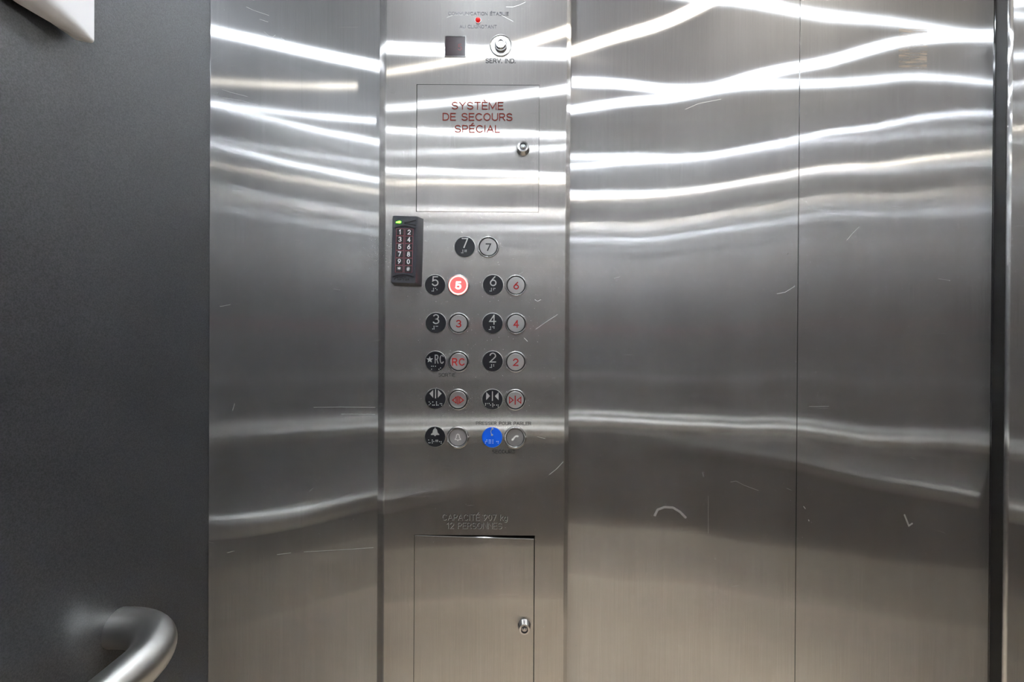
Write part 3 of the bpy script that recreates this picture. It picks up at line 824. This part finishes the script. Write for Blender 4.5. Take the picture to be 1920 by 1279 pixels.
# status light
bm = bmesh.new()
add_poly(bm, [(X0 - 0.0165, Z0 + 0.0480), (X0 - 0.0095, Z0 + 0.0503), (X0 - 0.0070, Z0 + 0.0484), (X0 - 0.0095, Z0 + 0.0462), (X0 - 0.0165, Z0 + 0.0468)], fy, 0.0008)
kobj('status_light', bm, M['led_green'], kp)
KEYS = ['12', '34', '56', '78', '90', '*#']
for r, pair in enumerate(KEYS):
    for q, ch in enumerate(pair):
        kx = X0 + (-0.0084 if q == 0 else 0.0080); kz = Z0 + 0.0302 - r * 0.01335
        key = kobj('key', box((kx - 0.0066, fy - 0.0010, kz - 0.0058), (kx + 0.0066, fy, kz + 0.0058), 0.0005, 1), M['key'], kp)
        bm = bmesh.new()
        add_ribbon(bm, [(kx - 0.0070, kz - 0.0061), (kx + 0.0070, kz - 0.0061), (kx + 0.0070, kz + 0.0061), (kx - 0.0070, kz + 0.0061)], 0.0006, fy, 0.0004, closed=True)
        kobj('key_outline', bm, M['key_line'], key)
        bm = bmesh.new()
        add_text(bm, ch, kx, kz, 0.0022 if ch == '1' else 0.0056 if ch in '*#' else 0.0042, 0.0076, 0.0008 if ch in '*#' else 0.0013, fy - 0.0010, 0.0002)
        kobj('numeral', bm, M['white_ink'], key)
kp.rotation_euler.y = -ROT

# ------------------------------------------------------------------ handrails
def rail_path(pts):
    return pts
def handrail(name, wall_pt, out, along, length, off, r, label, r_bend=0.055, group='tubular handrails round the car'):
    wall_pt, out, along = Vector(wall_pt), Vector(out), Vector(along)
    t = thing(name, wall_pt, label, 'handrail', group)
    def half(start, d):
        pts = [start, start + out * (off - r_bend) * 0.5]
        c = start + out * (off - r_bend) + d * r_bend
        for i in range(15):
            a = PI / 2 * i / 14
            pts.append(c - d * r_bend * math.cos(a) + out * r_bend * math.sin(a))
        return pts
    A = half(wall_pt, along); B = half(wall_pt + along * length, -along)
    pts = A + [wall_pt + along * (length * k / 8) + out * off for k in range(1, 8)] + B[::-1]
    obj('rail', tube(pts, r, 32), M['rail'], t, 50)
    return t
handrail('handrail', (LEFT_X, 0.672, RAIL_Z), (1, 0, 0), (0, -1, 0), 1.02, 0.098, 0.0270, 'tubular steel handrail with bent end on the charcoal wall by the front return', 0.085)
handrail('handrail', (LEFT_X + 0.18, BACK_Y + 0.002, RAIL_Z), (0, 1, 0), (1, 0, 0), RIGHT_X - LEFT_X - 0.36, 0.09, 0.0262, 'tubular steel handrail along the rear wall')
handrail('handrail', (RIGHT_X, 0.60, RAIL_Z), (-1, 0, 0), (0, -1, 0), 0.98, 0.108, 0.0262, 'tubular steel handrail on the laminate wall beyond the doors')

# ------------------------------------------------------------------ white box high on the laminate wall
BX_Y1, BX_Y0 = 0.600, 0.26
BX_Z0 = at(172, 81, 0.0 + BX_Y1).z
t = thing('wall_box', (LEFT_X, 0.5 * (BX_Y0 + BX_Y1), BX_Z0), 'white plastic box with a rounded lower edge mounted high on the charcoal wall', 'wall box')
def white_shell():
    bm = bmesh.new(); rings = []
    P = 0.030; H = 0.30
    ys = [BX_Y0 + (BX_Y1 - BX_Y0) * i / 24 for i in range(25)]
    for y in ys:
        u = max(0.0, BX_Y1 - y)
        r = 0.004 + 0.020 * min(1.0, u / 0.07) ** 0.6
        lift = 0.0
        xw = LEFT_X + 0.006; xf = LEFT_X + P
        prof = [(xw, BX_Z0 + 0.004)]
        for i in range(9):
            a = PI / 2 * i / 8
            prof.append((xf - r + r * math.sin(a), BX_Z0 + r - r * math.cos(a)))
        prof += [(xf, BX_Z0 + H), (xw, BX_Z0 + H)]
        rings.append([bm.verts.new((p[0], y, p[1])) for p in prof])
    n = len(rings[0])
    for a, b in zip(rings, rings[1:]):
        for i in range(n):
            j = (i + 1) % n
            bm.faces.new((a[i], a[j], b[j], b[i]))
    bm.faces.new(rings[0]); bm.faces.new(rings[-1])
    return bm
obj('housing', white_shell(), M['white_plastic'], t, 35, False)
obj('shadow_gap_plate', box((LEFT_X, BX_Y0 + 0.02, BX_Z0 + 0.03), (LEFT_X + 0.0065, BX_Y1 - 0.02, BX_Z0 + 0.28)), M['gap'], t)  # near-black plate added to stand for the shadow gap behind the box

# ------------------------------------------------------------------ gouges and rubbed marks in the steel
M['rub'] = plain('dull_rub', (0.34, 0.32, 0.30), 0.6, 0.4)
def scratch(parent, pts, w, Y, mat='bare'):
    bm = bmesh.new()
    q = [at(px, py, Y) for px, py in pts]
    add_ribbon(bm, [(p.x, p.z) for p in q], w, Y + 0.00005, 0.00015)
    obj('scratch', bm, M[mat], parent)
wf = bpy.data.objects['wall_front']
for pts, w in (([(462, 13), (476, 19.5), (504, 29)], .0007), ([(487, 36), (502, 41)], .0007), ([(496, 60), (504, 67), (512, 69), (516, 66)], .0005), ([(527, 71), (533, 75)], .0005),
               ([(417, 168), (432, 173), (464, 181)], .0005), ([(417, 183), (450, 188), (482, 196)], .0004), ([(588, 764), (640, 763.5), (703, 764)], .0005), ([(640, 776.5), (703, 777)], .0006),
               ([(520, 1040), (545, 1037)], .0007), ([(570, 1035), (640, 1031), (700, 1027)], .0005), ([(440, 757), (436, 770)], .0005), ([(413, 575), (432, 571)], .0004)):
    scratch(wf, pts, w, RET_Y)
for pts, w in (([(1005, 617), (1022, 605), (1045, 590)], .0006), ([(1008, 819), (1022, 822.5)], .0007), ([(983, 634), (989, 640)], .0008), ([(1003, 562), (1008, 565), (1014, 562)], .0006),
               ([(949, 13), (962, 13), (975, 9), (985, 4)], .0006), ([(936, 26), (952, 35), (962, 40)], .0005), ([(838, 33), (850, 28), (862, 28), (884, 28)], .0004), ([(1030, 890), (1043, 880), (1056, 866)], .0006)):
    scratch(cop, pts, w, FACE_Y)
for pts, w, m in (([(1228, 966), (1233, 956), (1246, 951), (1262, 952), (1275, 960), (1285, 970)], .0045, 'rub'), ([(1457, 551), (1472, 548), (1490, 537)], .0006, 'bare'), ([(1285, 205), (1310, 194), (1352, 186)], .0005, 'bare'),
                  ([(1370, 904), (1380, 902), (1395, 910), (1422, 920)], .0005, 'rub'), ([(1328, 930), (1328, 1000)], .0004, 'rub')):
    scratch(d1, pts, w, DOOR_Y, m)
for pts, w, m in (([(1588, 450), (1600, 436), (1611, 425)], .0005, 'bare'), ([(1507, 950), (1510, 954)], .0010, 'bare'), ([(1516, 975), (1517, 977)], .0010, 'bare'), ([(1696, 966), (1704, 986), (1710, 982)], .0030, 'rub')):
    scratch(d2, pts, w, DOOR_Y, m)
